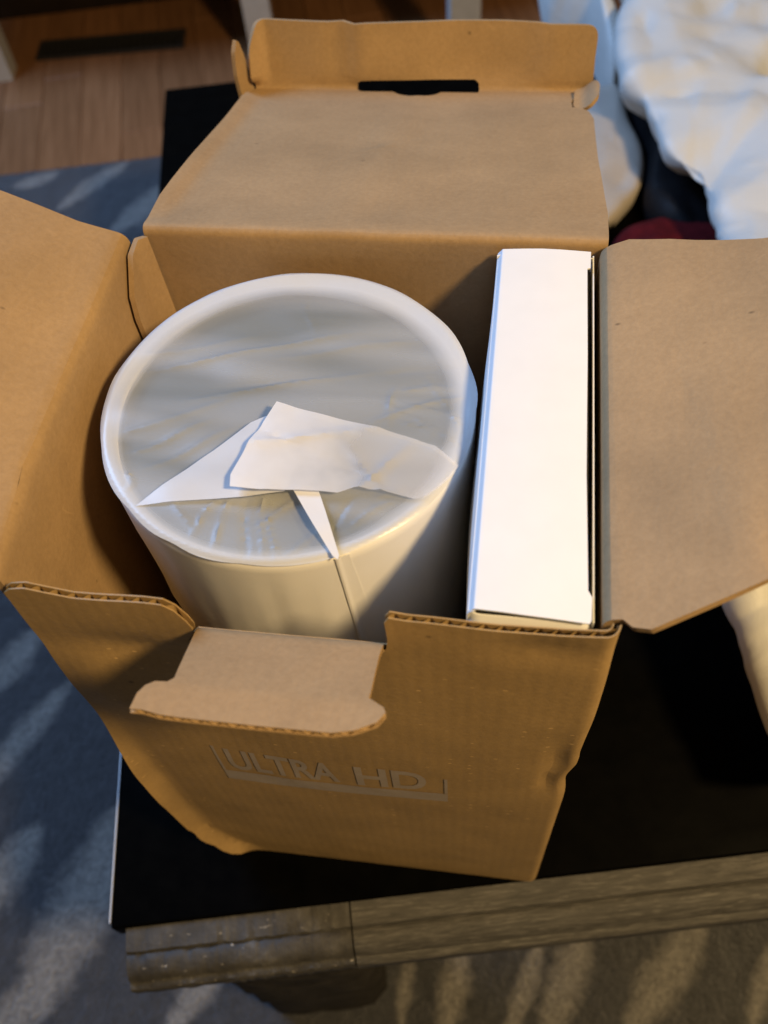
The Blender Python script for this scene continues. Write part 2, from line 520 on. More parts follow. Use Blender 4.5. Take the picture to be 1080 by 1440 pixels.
def front(u, z):
    u, z = np.atleast_1d(u).astype(float), np.atleast_1d(z).astype(float)
    y = -.0035 * np.sin(np.clip((u + W / 2) / W, 0, 1) * math.pi) * np.sin(np.clip(z / H, 0, 1) * math.pi)
    # crushed lower left corner: the rim of the panel is pushed outwards
    le = np.interp(z, [.0, .0035, .03, .06, .12, .21, .30, .38], [-.080, -.086, -.106, -.1150, -.1170, -.1158, -.112, -.1085])
    s = np.maximum(u - le, 0)
    wz = sm(.27, .17, z)
    y = y - (.0078 * wz * sm(.000, .016, z)) * np.clip(1 - s / .0078, 0, 1) ** 1.03
    # soft dents near the upper left and a crease down from the rim
    for (du, dz, ru, rz, am) in ((-.092, .29, .018, .030, -.0045), (-.070, .335, .03, .012, .0030), (.090, .365, .020, .010, .0022), (.1020, .250, .0045, .026, .0022), (.1010, .222, .004, .010, .0016), (-.06, .25, .04, .05, .002), (.03, .12, .06, .08, .0016)):
        y = y + am * np.exp(-((u - du) / ru) ** 2 - ((z - dz) / rz) ** 2)
    y = y + .0003 * wob(u, z, 45, 1.)
    # right edge rolls back round the corner; it is knocked in a little half way up
    rr = .0052; ph = np.clip((u - .1066) / rr, 0, 1.62)
    x = np.where(u > .1066, .1066 + rr * np.sin(ph), u); y = y + rr * (1 - np.cos(ph))
    x = x + sm(.094, .106, u) * (.0016 * np.exp(-((z - .31) / .05) ** 2) - .0022 * np.exp(-((z - .222) / .016) ** 2) + .0010 * np.exp(-((z - .246) / .008) ** 2))
    # seen from outside (u to the right, z up): normal points to -y
    return np.stack([x, y, z], 1)


FP = [(5, 834), (12, 829), (32, 828), (62, 834), (100, 841), (150, 845), (200, 848), (226, 851), (244, 859), (262, 873), (271, 883), (272, 890), (263, 903), (268, 908)]
front_out = [xz(*p) for p in FP]
hz0 = .3575
hl, hr = -.0400, .0315
front_out[-1] = (hl, hz0)
front_out += [(hr, hz0)]
front_out += [xz(*p) for p in [(545, 898), (540, 876), (546, 870), (570, 874), (600, 877), (650, 883), (700, 889), (745, 893), (790, 896), (832, 897)]]
front_out += [(.1095, .3815), (.1120, .3828), (.1145, .3822)]
front_out += [(.1145, .012), (.1125, .0035), (.108, .0015), (-.080, .0030), (-.0875, .006), (-.1020, .022), (-.1115, .046), (-.1150, .07), (-.1170, .13), (-.1158, .205), (-.1125, .30)]
front_out = [(float(a), float(b)) for a, b in front_out]
P0 = front_out
panel('front_panel', P0, front, TH, M_out, bx, cu=.0045, cv=.006, us=[.1066 + .0009 * k for k in range(1, 9)],
      core=[(a, b - .0004 if b > .3 else b) for a, b in P0])


def prof(s, segs):
    """curve in a plane from straight runs: segs = start heading, [(where, width, new heading)...]"""
    tab = np.arange(-.02, .75, .0005)
    th = np.full_like(tab, segs[0])
    for (s0, wd, t1) in segs[1]:
        prev = th[-1]
        k = sm(s0 - wd / 2, s0 + wd / 2, tab); th = th * (1 - k) + t1 * k
    X = np.concatenate([[0], np.cumsum(np.cos(th[:-1]) * .0005)]); Y = np.concatenate([[0], np.cumsum(np.sin(th[:-1]) * .0005)])
    i0 = np.interp(0, tab, X), np.interp(0, tab, Y)
    return np.interp(s, tab, X) - i0[0], np.interp(s, tab, Y) - i0[1]


# back panel, lid flap, tuck flap: one strip of board bent twice.  s runs up the back panel, over the rim, out along the lid
LB = .2145
TK = .0390
def back(u, s):
    u, s = np.atleast_1d(u).astype(float), np.atleast_1d(s).astype(float)
    sag = sm(H, H + .03, s) * sm(H + LB, H + LB - .03, s)
    a, b = prof(s, (math.pi / 2, [(H - .001, .0085, -R(15.5)), (H + LB, .005, R(76))]))
    y = D + a; z = .0015 + b
    # raised edges of the lid, bulge of the back wall, soft fold across the middle
    lid = sm(H + .006, H + .03, s) * sm(H + LB + .002, H + LB - .02, s)
    z = z + lid * (.0035 * sm(-.098, -.111, u) - .0016 * np.cos(u / .11 * 1.3) + .0017 * np.exp(-np.abs(u - .002 - (s - H - LB) * .10) / .0030) + .0012 * wob(u, s, 16, 5.))
    wall = sm(0, .05, s) * sm(H, H - .05, s)
    y = y + wall * .004 * np.cos(u / .11 * 1.4)
    tk = sm(H + LB, H + LB + .01, s)
    # tuck flap: its left end turned forwards, soft upright creases
    y = y + tk * (-.010 * sm(-.097, -.109, u) + .0026 * np.exp(-((u + .049) / .005) ** 2) - .0014 * np.exp(-((u + .04) / .006) ** 2) - .0016 * np.exp(-((u - .082) / .006) ** 2) + .002 * np.sin(u * 40))
    y = y + .0004 * wob(u, s, 45, 2.)
    return np.stack([u * (1 - .035 * sm(H + .02, H + LB, s) * 0), y, z], 1)


# seen from inside the box: u right, s up, normal towards -y and up; the board lies behind that face
bend = list(np.arange(H - .010, H + .010, .0015))
panel('back_panel', [(-.1075, .002), (.1075, .002), (.1095, H), (-.1095, H)], back, TH, M_in, bx, vs=bend[:7], cu=.011, cv=.02)
S1 = H + LB


def lidpt(px, py):   # nearest lid coordinates of a point of the photograph
    best = None
    d = C_R * (px - 540) / FPX - C_U * (py - 720) / FPX + C_F
    n = np.array([0, math.sin(R(15.5)), math.cos(R(15.5))]); p0 = np.array([0, D, H + .0015])
    t = ((p0 - CAM) @ n) / (d @ n); p = CAM + d * t
    return p[0], H + (p[1] - D) / math.cos(R(15.5))


sl, sr_ = lidpt(499, 133)[0], lidpt(673, 133)[0]
nl, nr_, nb = lidpt(548, 135)[0], lidpt(622, 135)[0], S1 - .0095
lid_out = [(-.1095, H), (.1095, H), (.1105, H + .03), (.1085, H + .10), (.1085, H + .165), (.106, H + .178), (.102, H + .184), (.0965, H + .186), (.096, H + .196), (.0985, H + .206), (.1035, H + .214), (.1085, S1)]
lid_out += [(sr_, S1), (sr_ - .0005, S1 - .0031), (nr_ + .001, S1 - .0030)]
lid_out += [(nr_ - .001 + (nl - nr_ + .002) * k / 8, S1 - .0030 - .0070 * math.sin(math.pi * k / 8) ** .6) for k in range(0, 9)]
lid_out += [(nl - .001, S1 - .0030), (sl + .003, S1 - .0030), (sl, S1), (-.1070, S1), (-.1098, H + .19), (-.1105, H + .05)]
panel('lid_flap', lid_out, back, TH, M_in, bx, vs=bend[7:] + list(np.arange(S1 - .008, S1, .0015)), us=[-.1075, -.105, -.1025, -.100, -.097], cu=.011, cv=.012)
tu = [(sl, S1), (sl + .0005, S1 + .0038), (sl + .003, S1 + .0056), (sr_ - .003, S1 + .0056), (sr_ - .0005, S1 + .0038), (sr_, S1), (.1085, S1), (.109, S1 + .004)]
tu += rounded([(.1085, S1 + .02), (.109, S1 + TK - .001), (.05, S1 + TK)], [0, .016, 0], 6)
tu += rounded([(-.02, S1 + TK), (-.1015, S1 + TK + .001), (-.1070, S1 + TK - .012), (-.1078, S1 + .01)], [0, .003, .004, 0], 3) + [(-.1070, S1)]
panel('tuck_flap', tu, back, TH, M_in, bx, vs=list(np.arange(S1 + .001, S1 + .008, .0015)), us=[-.107, -.105, -.103, -.101, -.099, -.097, -.095], cu=.008, cv=.01)

# little ears at the far corners of the lid
c0 = back(np.array([-.1090]), np.array([S1 - .001]))[0]
def ear(u, v):
    u, v = np.atleast_1d(u), np.atleast_1d(v)
    return np.stack([c0[0] - .0015 - .0025 * np.sin(v / .04 * 2) + .25 * u, c0[1] - .004 + u * .97, c0[2] - .003 + v], 1)
panel('side_ear', [(-.009, -.001), (.007, -.001), (.0075, .012), (.006, .026), (.0035, .034), (.001, .0365), (-.0035, .031), (-.007, .018)], ear, .0026, M_in, bx, cu=.004, cv=.004)
c1 = back(np.array([.1010]), np.array([H + .200]))[0]
def torn(u, v):
    u, v = np.atleast_1d(u), np.atleast_1d(v)
    return np.stack([c1[0] + u, c1[1] + v, c1[2] + .0008 + .0065 * sm(.000, .011, u) + .35 * np.abs(v) * 0 - .002 * sm(.006, .012, u) * 0], 1)
tag(panel('side_ear', rounded([(-.004, -.009), (.006, -.0125), (.011, -.006), (.0115, .006), (.008, .012), (-.003, .010)], .003, 3), torn, .0022, M_in, bx, cu=.002, cv=.002), 'small torn and curled corner of the lid')


# side panels with their flaps
def side_fn(sgn, ang, lean, bulge):
    def fn(u, s):
        u, s = np.atleast_1d(u).astype(float), np.atleast_1d(s).astype(float)
        a, b = prof(s, (math.pi / 2, [(H - .002, .011 if sgn < 0 else .010, R(ang))]))
        x = W / 2 + a - (.0042 if sgn > 0 else 0)
        hh = np.clip(s / H, 0, 1)
        x = x + lean * hh ** 2 * (sm(-.02, .07, u) if sgn < 0 else 1) + bulge * np.sin(np.clip(s / H, 0, 1) * math.pi) * np.sin(np.clip(u / D, 0, 1) * math.pi)
        f = sm(H, H + .05, s)
        z = .0015 + b + f * .003 * np.sin(u * 22 + sgn) + f * .0015 * wob(u, s, 18, 7. + sgn)
        z = z + f * (.0014 * np.exp(-np.abs(s - H - .048 - u * (.22 if sgn < 0 else -.1)) / .0035) - .0012 * np.exp(-np.abs((u - .06) - (s - H) * .5) / .004) * sm(H + .03, H + .06, s))
        if sgn < 0:   # creases low on the near end of the left wall
            x = x + .0012 * np.exp(-((u - .035 - (s - .33) * .4) / .004) ** 2) * sm(.25, .30, s) - .0012 * np.exp(-((s - .345 + u * .35) / .004) ** 2) * sm(.06, .02, u)
        return np.stack([sgn * x, u, z + .0004 * wob(u, s, 40, 3.)], 1)
    return fn


fl_l, fl_r = side_fn(-1, 28, .006, .003), side_fn(1, 20, .0005, .002)
b2 = list(np.arange(H - .012, H + .012, .002))
# left: u away from the camera must run so that the normal looks into the box
def flip(fn): return lambda u, s: fn(-u, s)
panel('side_panel', [(-u, s) for u, s in [(.0042, .002), (D - .002, .002), (D - .003, H - .012), (D - .0045, H), (.0042, H), (.0042, H - .06)]], lambda u, s: fl_l(-u, s), -TH, M_in, bx, vs=b2[:6], cu=.011, cv=.016)
panel('side_flap', [(-u, s) for u, s in [(.0042, H), (D - .0045, H), (D - .006, H + .008), (D - .008, H + .02), (D - .0095, H + .112), (.012, H + .112), (.002, H + .015)]], lambda u, s: fl_l(-u, s), -TH, M_in, bx, vs=b2[6:], cu=.011, cv=.011)
panel('side_panel', [(u, s) for u, s in [(.0066, .002), (D - .003, .002), (D - .003, H), (.0066, H)]], fl_r, -TH, M_in, bx, vs=b2[:6], cu=.011, cv=.016)
panel('side_flap', [(u, s) for u, s in [(.0066, H), (D - .003, H), (D - .0015, H + .010), (D - .017, H + .064), (D - .026, H + .110), (.032, H + .110), (.0150, H + .049), (.0035, H + .018), (.0016, H + .013), (.0030, H + .007), (.0062, H + .004)]], fl_r, -TH, M_in, bx, vs=b2[6:], cu=.011, cv=.011)
# glue tab on the left wall, joined to the back panel
def glue(u, s):
    u, s = np.atleast_1d(u).astype(float), np.atleast_1d(s).astype(float)
    q = fl_l(u, s); q[:, 0] = -W / 2 - .006 * np.clip(s / H, 0, 1) ** 2 + .0045 - .003 * np.sin(np.clip(s / H, 0, 1) * math.pi) * np.sin(np.clip(u / D, 0, 1) * math.pi) + .004 * sm(D - .01, D, u); q[:, 2] = s
    return q
panel('glue_tab', [(-u, s) for u, s in [(D - .034, .01), (D - .001, .01), (D - .001, H - .003), (D - .006, H - .001), (D - .014, H - .004), (D - .027, H - .018), (D - .030, H - .030)]], lambda u, s: glue(-u, s), -.0026, M_in, bx, cu=.008, cv=.02)
# floor of the box
b = MB(); b.box((-.1065, .003, .004), (.1065, D - .003, .007)); b.build('bottom_panel', M_in, bx, smooth=False)


# locking tab folded out of the front panel, with its lip
def tab(u, s):
    u, s = np.atleast_1d(u).astype(float), np.atleast_1d(s).astype(float)
    a, b = prof(s, (R(62), [(.004, .006, R(27)), (.0345, .004, R(17))]))
    e = .0022 * sm(.0, .05, s) * np.abs(u / .04) ** 2
    return np.stack([u - .0008 * s / .05, -.0005 - a, hz0 - .001 + b + e + .0004 * wob(u, s, 70, 4.)], 1)
tabo = [(hl + .001, 0), (hr - .0005, 0), (hr - .001, .010), (hr - .0005, .0330), (hr + .0052, .0365), (hr + .0062, .0385), (hr + .0040, .0425), (hr - .003, .0462), (hr - .010, .0478)]
tabo += [(hl + .004, .0478), (hl - .002, .0468), (hl - .0062, .0470), (hl - .0060, .0405), (hl - .0045, .0370), (hl - .002, .0350), (hl + .002, .0345), (hl + .0035, .0325)]
panel('locking_tab', [(a, b) for a, b in tabo], tab, TH * .9, M_in, bx, vs=[.001, .002, .003, .004, .005, .006, .007, .0315, .033, .0345, .036, .0375], cu=.005, cv=.008, core=tabo)

# printed words on the front panel
def textmesh(s, height, width, x, z, name, mt):
    cu = bpy.data.curves.new('words', 'FONT'); cu.body = s; cu.size = 1; cu.resolution_u = 4; cu.offset = .026
    to = bpy.data.objects.new('words', cu); COL.objects.link(to)
    dg = bpy.context.evaluated_depsgraph_get()
    me = bpy.data.meshes.new_from_object(to.evaluated_get(dg))
    bpy.data.objects.remove(to)
    b = bmesh.new(); b.from_mesh(me)
    bmesh.ops.triangulate(b, faces=b.faces[:])
    for _ in range(1): bmesh.ops.subdivide_edges(b, edges=[e for e in b.edges if e.calc_length() > .15], cuts=2, use_grid_fill=False)
    bmesh.ops.triangulate(b, faces=b.faces[:])
    b.verts.index_update()
    V = np.array([v.co[:2] for v in b.verts]); F = [[v.index for v in f.verts] for f in b.faces]; b.free()
    V -= V.min(0); V *= np.array([width, height]) / V.max(0)
    return V + np.array([x, z]), F


m, nt, bs = mat('grey_print')
pn = noisen(nt, coords(nt), 90, 5, .7)
nt.links.new(ramp(nt, pn, [(.3, (.36, .285, .205)), (.7, (.41, .345, .29))]).outputs[0], bs.inputs['Base Color'])
bs.inputs['Roughness'].default_value = .45
M_print = m


def printed(V, F, mb):
    X, n = surf(front, V)
    mb.add(X + n * .00030, F)


def barrect(mb, u0, u1, z0, z1):
    P, F, B = grid2d([(u0, z0), (u1, z0), (u1, z1), (u0, z1)], cu=.005, cv=.005)
    printed(P, F, mb)


mb = MB()
V, F = textmesh('ULTRA', .0290, .0575, -.0595, .1960, '', None); printed(V, F, mb)
V, F = textmesh('HD', .0290, .0355, .0070, .1960, '', None); printed(V, F, mb)
barrect(mb, -.0655, .0530, .1785, .1925)
barrect(mb, .0514, .0530, .1928, .2170)
barrect(mb, -.0655, -.0640, .1928, .2270)
o = mb.build('printed_words', M_print, bx, smooth=False)
o['label'] = 'faint grey ULTRA HD lettering in a frame'

# ------------------------------------------------------------------ white carton inside the box
wc = empty('white_carton', 'slim white paperboard carton standing upright inside the right end of the cardboard box', 'carton', (.0815, .1, .007))
X0, X1, Y0, Y1, ZT = .0602, .1028, .0072, .1918, .3797
def wside(sg):
    xc = X0 if sg < 0 else X1
    def fn(u, s):
        u, s = np.atleast_1d(u).astype(float), np.atleast_1d(s).astype(float)
        q = np.clip((u - Y0) / (Y1 - Y0), 0, 1)
        a = np.clip((ZT - .0004 - s) / .004, 0, 1)
        rnd = .0034 * (1 - np.sqrt(1 - (1 - a) ** 2)) if sg < 0 else 0
        bul = .0042 * np.sin(q * math.pi) * sm(ZT, ZT - .05, s) * (1 if sg < 0 else .8)
        return np.stack([xc + sg * (bul - rnd) + (0 if sg < 0 else .0008), u, s], 1)
    return fn
vz = [ZT - .0005 - .0005 * k for k in range(1, 9)]
panel('carton_side', [(-Y1, .0075), (-Y0, .0075), (-Y0, ZT - .0005), (-Y1, ZT - .0005)], lambda u, s: wside(-1)(-u, s), .0006, M_white, wc, vs=vz, cu=.012, cv=.03)
panel('carton_side', [(Y0, .0075), (Y1, .0075), (Y1, ZT - .0022), (Y0, ZT - .0022)], wside(1), .0006, M_white, wc, cu=.012, cv=.03)
def wend(y, sg):
    def fn(u, s):
        u, s = np.atleast_1d(u).astype(float), np.atleast_1d(s).astype(float)
        r = np.clip((np.abs(u - (X0 + X1) / 2) - .0165) / .0045, 0, 1)
        return np.stack([u, y - sg * .0022 * np.clip((s - ZT + .009) / .0055, 0, 1) ** 2 * (1 if sg < 0 else 0) + sg * (.0012 * np.sin(np.clip((s - .3) / .08, 0, 1) * math.pi) - .003 * (1 - np.sqrt(np.maximum(1 - r ** 2, 0)))), s], 1)
    return fn
panel('carton_end', [(X0 + .0004, .0075), (X1 + .001, .0075), (X1 + .001, ZT - .0035), (X0 + .0004, ZT - .0030)], wend(Y0 - .0022, -1), .0006, M_white, wc, us=[X0 + .0005 * k for k in range(1, 11)] + [X1 + .001 - .0005 * k for k in range(1, 11)], cv=.01)
panel('carton_end', [(-X1, .0075), (-X0, .0075), (-X0, ZT - .001), (-X1, ZT - .001)], lambda u, s: wend(Y1, 1)(-u, s), .0006, M_white, wc, cu=.01, cv=.03)
def wtop(u, v):
    u, v = np.atleast_1d(u).astype(float), np.atleast_1d(v).astype(float)
    z = ZT + .0007 * np.sin((u - X0) / (X1 - X0) * math.pi) - .0022 * sm(X0 + .0026, X0 + .0004, u) + .0006 * np.sin((v - Y0) / (Y1 - Y0) * math.pi) + .0007 * wob(u, v, 22, 4.)
    return np.stack([u, v, z], 1)
top = [(X0 + .0002, Y0 + .0005), (X0 + .02, Y0 - .0008), (X1 - .0010, Y0 - .0016), (X1 - .0004, Y0 - .0002), (X1 - .0002, Y0 + .0085), (X1 - .0016, Y0 + .0110), (X1 - .0024, Y0 + .06), (X1 - .0022, Y0 + .12), (X1 - .0024, Y1 - .0110), (X1 - .0010, Y1 - .0105), (X1 - .0008, Y1 + .0002), (X0 + .02, Y1 + .0004), (X0 + .0004, Y1)]
panel('carton_lid', top, wtop, .0007, M_white, wc, us=[X0 + .0003 * k for k in range(1, 10)], cu=.008, cv=.012)
b = MB(); b.box((X0 + .001, Y0 + .0005, .0076), (X1 - .0005, Y1 - .001, ZT - .0090)); b.build('inner_flap', M_cardin, wc, smooth=False)

# ------------------------------------------------------------------ wrapped canister
ccx, ccy, ccz, RR = -.0241, .1069, .3646, .0809
cn = empty('wrapped_canister', 'white round canister wrapped in translucent tissue standing inside the cardboard box', 'canister', (ccx, ccy, .007))


def lathe(pr, n=128, cap=True):
    V = []; F = []; k = len(pr)
    for i in range(n):
        a = 2 * math.pi * i / n
        for r, z in pr: V.append((ccx + r * math.cos(a), ccy + r * math.sin(a), z))
    for i in range(n):
        j = (i + 1) % n
        for q in range(k - 1): F.append((i * k + q, j * k + q, j * k + q + 1, i * k + q + 1))
    return V, F


def tissue(name, tr, col, rough=.35, streak=.5, coat=0., transl=.25):
    m, nt, bs = mat(name)
    out = nt.nodes['Material Output']
    s1 = noisen(nt, coords(nt, (7, 34, 7)), 1.5, 1.2, .4, .5); s2 = noisen(nt, coords(nt), 34, 2, .5, .6)
    mm = nd(nt, 'ShaderNodeMath', operation='MULTIPLY_ADD'); mm.inputs[1].default_value = .22
    nt.links.new(s2, mm.inputs[0]); nt.links.new(s1, mm.inputs[2])
    bump(nt, bs, mm.outputs[0], streak, .004)
    bs.inputs['Base Color'].default_value = (*col, 1); bs.inputs['Roughness'].default_value = rough; bs.inputs['Specular IOR Level'].default_value = .6
    bs.inputs['Coat Weight'].default_value = coat; bs.inputs['Coat Roughness'].default_value = .22
    tl = nd(nt, 'ShaderNodeBsdfTranslucent'); tl.inputs[0].default_value = (*col, 1)
    m1 = nd(nt, 'ShaderNodeMixShader'); m1.inputs[0].default_value = transl
    nt.links.new(bs.outputs[0], m1.inputs[1]); nt.links.new(tl.outputs[0], m1.inputs[2])
    tp = nd(nt, 'ShaderNodeBsdfTransparent'); m2 = nd(nt, 'ShaderNodeMixShader')
    fr = ramp(nt, s1, [(.3, (min(1, tr * 1.12),) * 3), (.7, (tr * .85,) * 3)])
    nt.links.new(fr.outputs[0], m2.inputs[0])
    nt.links.new(m1.outputs[0], m2.inputs[1]); nt.links.new(tp.outputs[0], m2.inputs[2])
    nt.links.new(m2.outputs[0], out.inputs[0])
    return m


M_wrap = simple('satin_wrap', (.80, .78, .74), .50, .4, 26, .03, (.10, .003))
m, nt, bs = mat('grey_insert')   # grey disc whose border pales into the white lining
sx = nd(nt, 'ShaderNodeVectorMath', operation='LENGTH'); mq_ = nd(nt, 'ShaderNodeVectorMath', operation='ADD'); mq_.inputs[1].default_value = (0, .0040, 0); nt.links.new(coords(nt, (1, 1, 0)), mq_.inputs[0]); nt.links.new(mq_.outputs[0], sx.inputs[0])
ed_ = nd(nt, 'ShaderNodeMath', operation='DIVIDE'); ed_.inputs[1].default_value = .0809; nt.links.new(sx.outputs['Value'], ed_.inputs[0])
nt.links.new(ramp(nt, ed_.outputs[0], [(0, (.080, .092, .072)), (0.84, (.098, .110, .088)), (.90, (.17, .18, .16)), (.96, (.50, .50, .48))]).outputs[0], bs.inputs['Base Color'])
bs.inputs['Roughness'].default_value = .5
M_grey = m
M_film = tissue('glassine_film', .78, (.76, .77, .77), .34, .26, .2)
nt = M_film.node_tree   # the tissue lies on the rim all round (white) and hangs clear of the disc inside (see-through)
vl_ = nd(nt, 'ShaderNodeVectorMath', operation='LENGTH'); mp_ = nd(nt, 'ShaderNodeMapping'); tc_ = nd(nt, 'ShaderNodeTexCoord')
mp_.inputs['Location'].default_value = (0, .0050, 0); mp_.inputs['Scale'].default_value = (1, 1, 0)
nt.links.new(tc_.outputs['Object'], mp_.inputs[0]); nt.links.new(mp_.outputs[0], vl_.inputs[0])
dv_ = nd(nt, 'ShaderNodeMath', operation='DIVIDE'); dv_.inputs[1].default_value = .0809; nt.links.new(vl_.outputs['Value'], dv_.inputs[0])
rg_ = ramp(nt, dv_.outputs[0], [(.86, (1, 1, 1)), (.905, (.66, .66, .66)), (.955, (.10, .10, .10))])
for n_ in list(nt.nodes):
    if n_.type == 'MIX_SHADER' and any(l.from_node.type == 'BSDF_TRANSPARENT' for l in n_.inputs[2].links):
        old = n_.inputs[0].links[0].from_socket
        mu_ = nd(nt, 'ShaderNodeMath', operation='MULTIPLY'); nt.links.new(old, mu_.inputs[0]); nt.links.new(rg_.outputs[0], mu_.inputs[1]); nt.links.new(mu_.outputs[0], n_.inputs[0])
M_fold = tissue('glassine_fold', .10, (.86, .85, .84), .45, .12, 0, .2)
M_fold3 = tissue('glassine_layers', .10, (.86, .85, .84), .45, .14, 0, .2)
nt = M_fold3.node_tree   # two layers to the left, one layer towards the rim on the right
sx = nd(nt, 'ShaderNodeSeparateXYZ'); nt.links.new(coords(nt), sx.inputs[0])
nz_ = noisen(nt, coords(nt), 30, 3)
am_ = nd(nt, 'ShaderNodeMath', operation='MULTIPLY_ADD'); am_.inputs[1].default_value = .05; nt.links.new(nz_, am_.inputs[0]); nt.links.new(sx.outputs[0], am_.inputs[2])
rl_ = nd(nt, 'ShaderNodeMapRange'); rl_.inputs[1].default_value = .012; rl_.inputs[2].default_value = .062; rl_.inputs[3].default_value = .10; rl_.inputs[4].default_value = .74
nt.links.new(am_.outputs[0], rl_.inputs[0])
for n_ in nt.nodes:
    if n_.type == 'MIX_SHADER' and any(l.from_node.type == 'BSDF_TRANSPARENT' for l in n_.inputs[2].links): nt.links.new(rl_.outputs[0], n_.inputs[0])
M_fold2 = tissue('glassine_single', .46, (.84, .85, .87), .40, .18, .2, .2)

# outer side with soft wrinkles in the wrap
n, pr = 160, [(.0700, .0075), (.0765, .010)] + [(.0765 + .0042 * k / 16, .010 + (.3585 - .010) * k / 16) for k in range(1, 17)] + [(RR - .0002, .3615), (RR - .0010, .3640), (RR - .0024, .3655), (RR - .0040, .3653), (RR - .0048, .3644)]
V, F = lathe(pr, n); k = len(pr); V = np.array(V)
for i in range(len(V)):
    x, y, z = V[i]
    if z < .357:
        d = np.array([x - ccx, y - ccy]); r = np.linalg.norm(d); a = math.atan2(d[1], d[0])
        am = .0012 * sm(.36, .33, z) * noise.noise(Vector((a * 3, z * 34 + a * 2, 1.))) + .0008 * noise.noise(Vector((a * 9, z * 26 - a * 4, 4.))) * sm(.36, .34, z)
        V[i, :2] += d / r * am
obj('body', V, F, M_wrap, cn)
# rim inside and recessed disc
V, F = lathe([(RR - .0048, .3644), (RR - .0054, .3625), (RR - .0064, .3603)], 96); obj('inner_wall', V, F, M_wrap, cn)
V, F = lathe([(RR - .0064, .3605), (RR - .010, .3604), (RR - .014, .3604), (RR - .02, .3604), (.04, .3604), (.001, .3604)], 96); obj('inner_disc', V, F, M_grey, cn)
# film drawn over the mouth
CREASES = [(np.array(xy(*a, .3655)), np.array(xy(*b_, .3655)), am, wd) for a, b_, am, wd in (
    ((648, 560), (520, 590), .0011, .0022), ((640, 548), (560, 545), .0009, .0020), ((655, 600), (560, 560), .0008, .0015), ((610, 615), (565, 590), .0010, .0010),
    ((560, 540), (540, 600), .0009, .0016), ((180, 690), (186, 660), .0010, .0009), ((200, 660), (330, 600), .0010, .0020), ((170, 610), (330, 560), .0009, .0030),
    ((330, 690), (296, 772), .0010, .0013), ((350, 690), (340, 786), -.0010, .0018), ((372, 690), (366, 786), .0009, .0014), ((425, 700), (355, 740), .0010, .0012),
    ((500, 700), (450, 770), -.0009, .0018), ((560, 705), (480, 745), .0008, .0012), ((590, 690), (520, 700), .0009, .0010), ((600, 480), (380, 500), .0008, .0040),
    ((640, 520), (300, 540), -.0008, .0040), ((200, 500), (380, 470), .0007, .0040), ((430, 420), (440, 470), .0005, .0010), ((470, 740), (400, 780), .0008, .0012), ((240, 690), (270, 750), .0008, .0014), ((655, 640), (540, 560), .0010, .0012), ((652, 625), (600, 520), .0008, .0014), ((560, 520), (250, 560), .0014, .0034), ((500, 470), (200, 520), .0012, .0030), ((175, 640), (300, 590), .0011, .0016), ((380, 700), (385, 790), .0010, .0010), ((310, 700), (265, 755), .0010, .0010))]
def film(u, v):
    u, v = np.atleast_1d(u).astype(float), np.atleast_1d(v).astype(float)
    x, y = u - ccx, v - ccy; r = np.hypot(x, y) / RR
    z = .3664 - .0022 * (1 - np.clip(r, 0, 1) ** 2)
    z = z + sm(1, .85, r) * (.0011 * np.sin(y * 150 + 2 * np.sin(x * 22) + x * 20) * (.5 + wob(u, v, 25, 2.)) + .0012 * wob(u * .5, v, 42, 6.))
    for (p, q, am, wd) in CREASES:   # drawn creases of the film
        d = q - p; L = np.hypot(*d); d = d / L
        t = (u - p[0]) * d[0] + (v - p[1]) * d[1]; c_ = -(u - p[0]) * d[1] + (v - p[1]) * d[0] + .0012 * np.sin(t / L * 5)
        z = z + 1.1 * am * np.exp(-np.abs(c_) / (wd * .5)) * sm(-.1 * L, .25 * L, t) * sm(1.1 * L, .7 * L, t)
    z = z - .0014 * sm(.965, 1.005, r) ** 2
    return np.stack([u, v, z], 1)
def edge_r(a): return RR - .0004 + .0006 * noise.noise(Vector((math.cos(a) * 4, math.sin(a) * 4, 2.))) + .0007 * abs(math.sin(a * 6.5 + math.sin(a * 3)))
ring = [(ccx + edge_r(2 * math.pi * i / 144) * math.cos(2 * math.pi * i / 144), ccy + edge_r(2 * math.pi * i / 144) * math.sin(2 * math.pi * i / 144)) for i in range(144)]
panel('film', ring, film, .00008, M_film, cn, cu=.0014, cv=.0014)


def fold(name, pts, zf, mt, z=.3675, lab=None, ch=.004):
    outline = [xy(px, py, z + dz) for px, py, dz in pts]
    P = np.array(outline); hz = np.array([z + dz * .6 for _, _, dz in pts])
    def fn(u, v):
        u, v = np.atleast_1d(u).astype(float), np.atleast_1d(v).astype(float)
        d = (u[:, None] - P[:, 0]) ** 2 + (v[:, None] - P[:, 1]) ** 2 + 1e-8
        w_ = 1 / d ** 1.2
        return np.stack([u, v, (w_ * hz).sum(1) / w_.sum(1) + zf(u, v)], 1)
    o = panel(name, [(float(a), float(b)) for a, b in outline], fn, .00012, mt, cn, cu=ch, cv=ch)
    if lab: o['label'] = lab
    return o


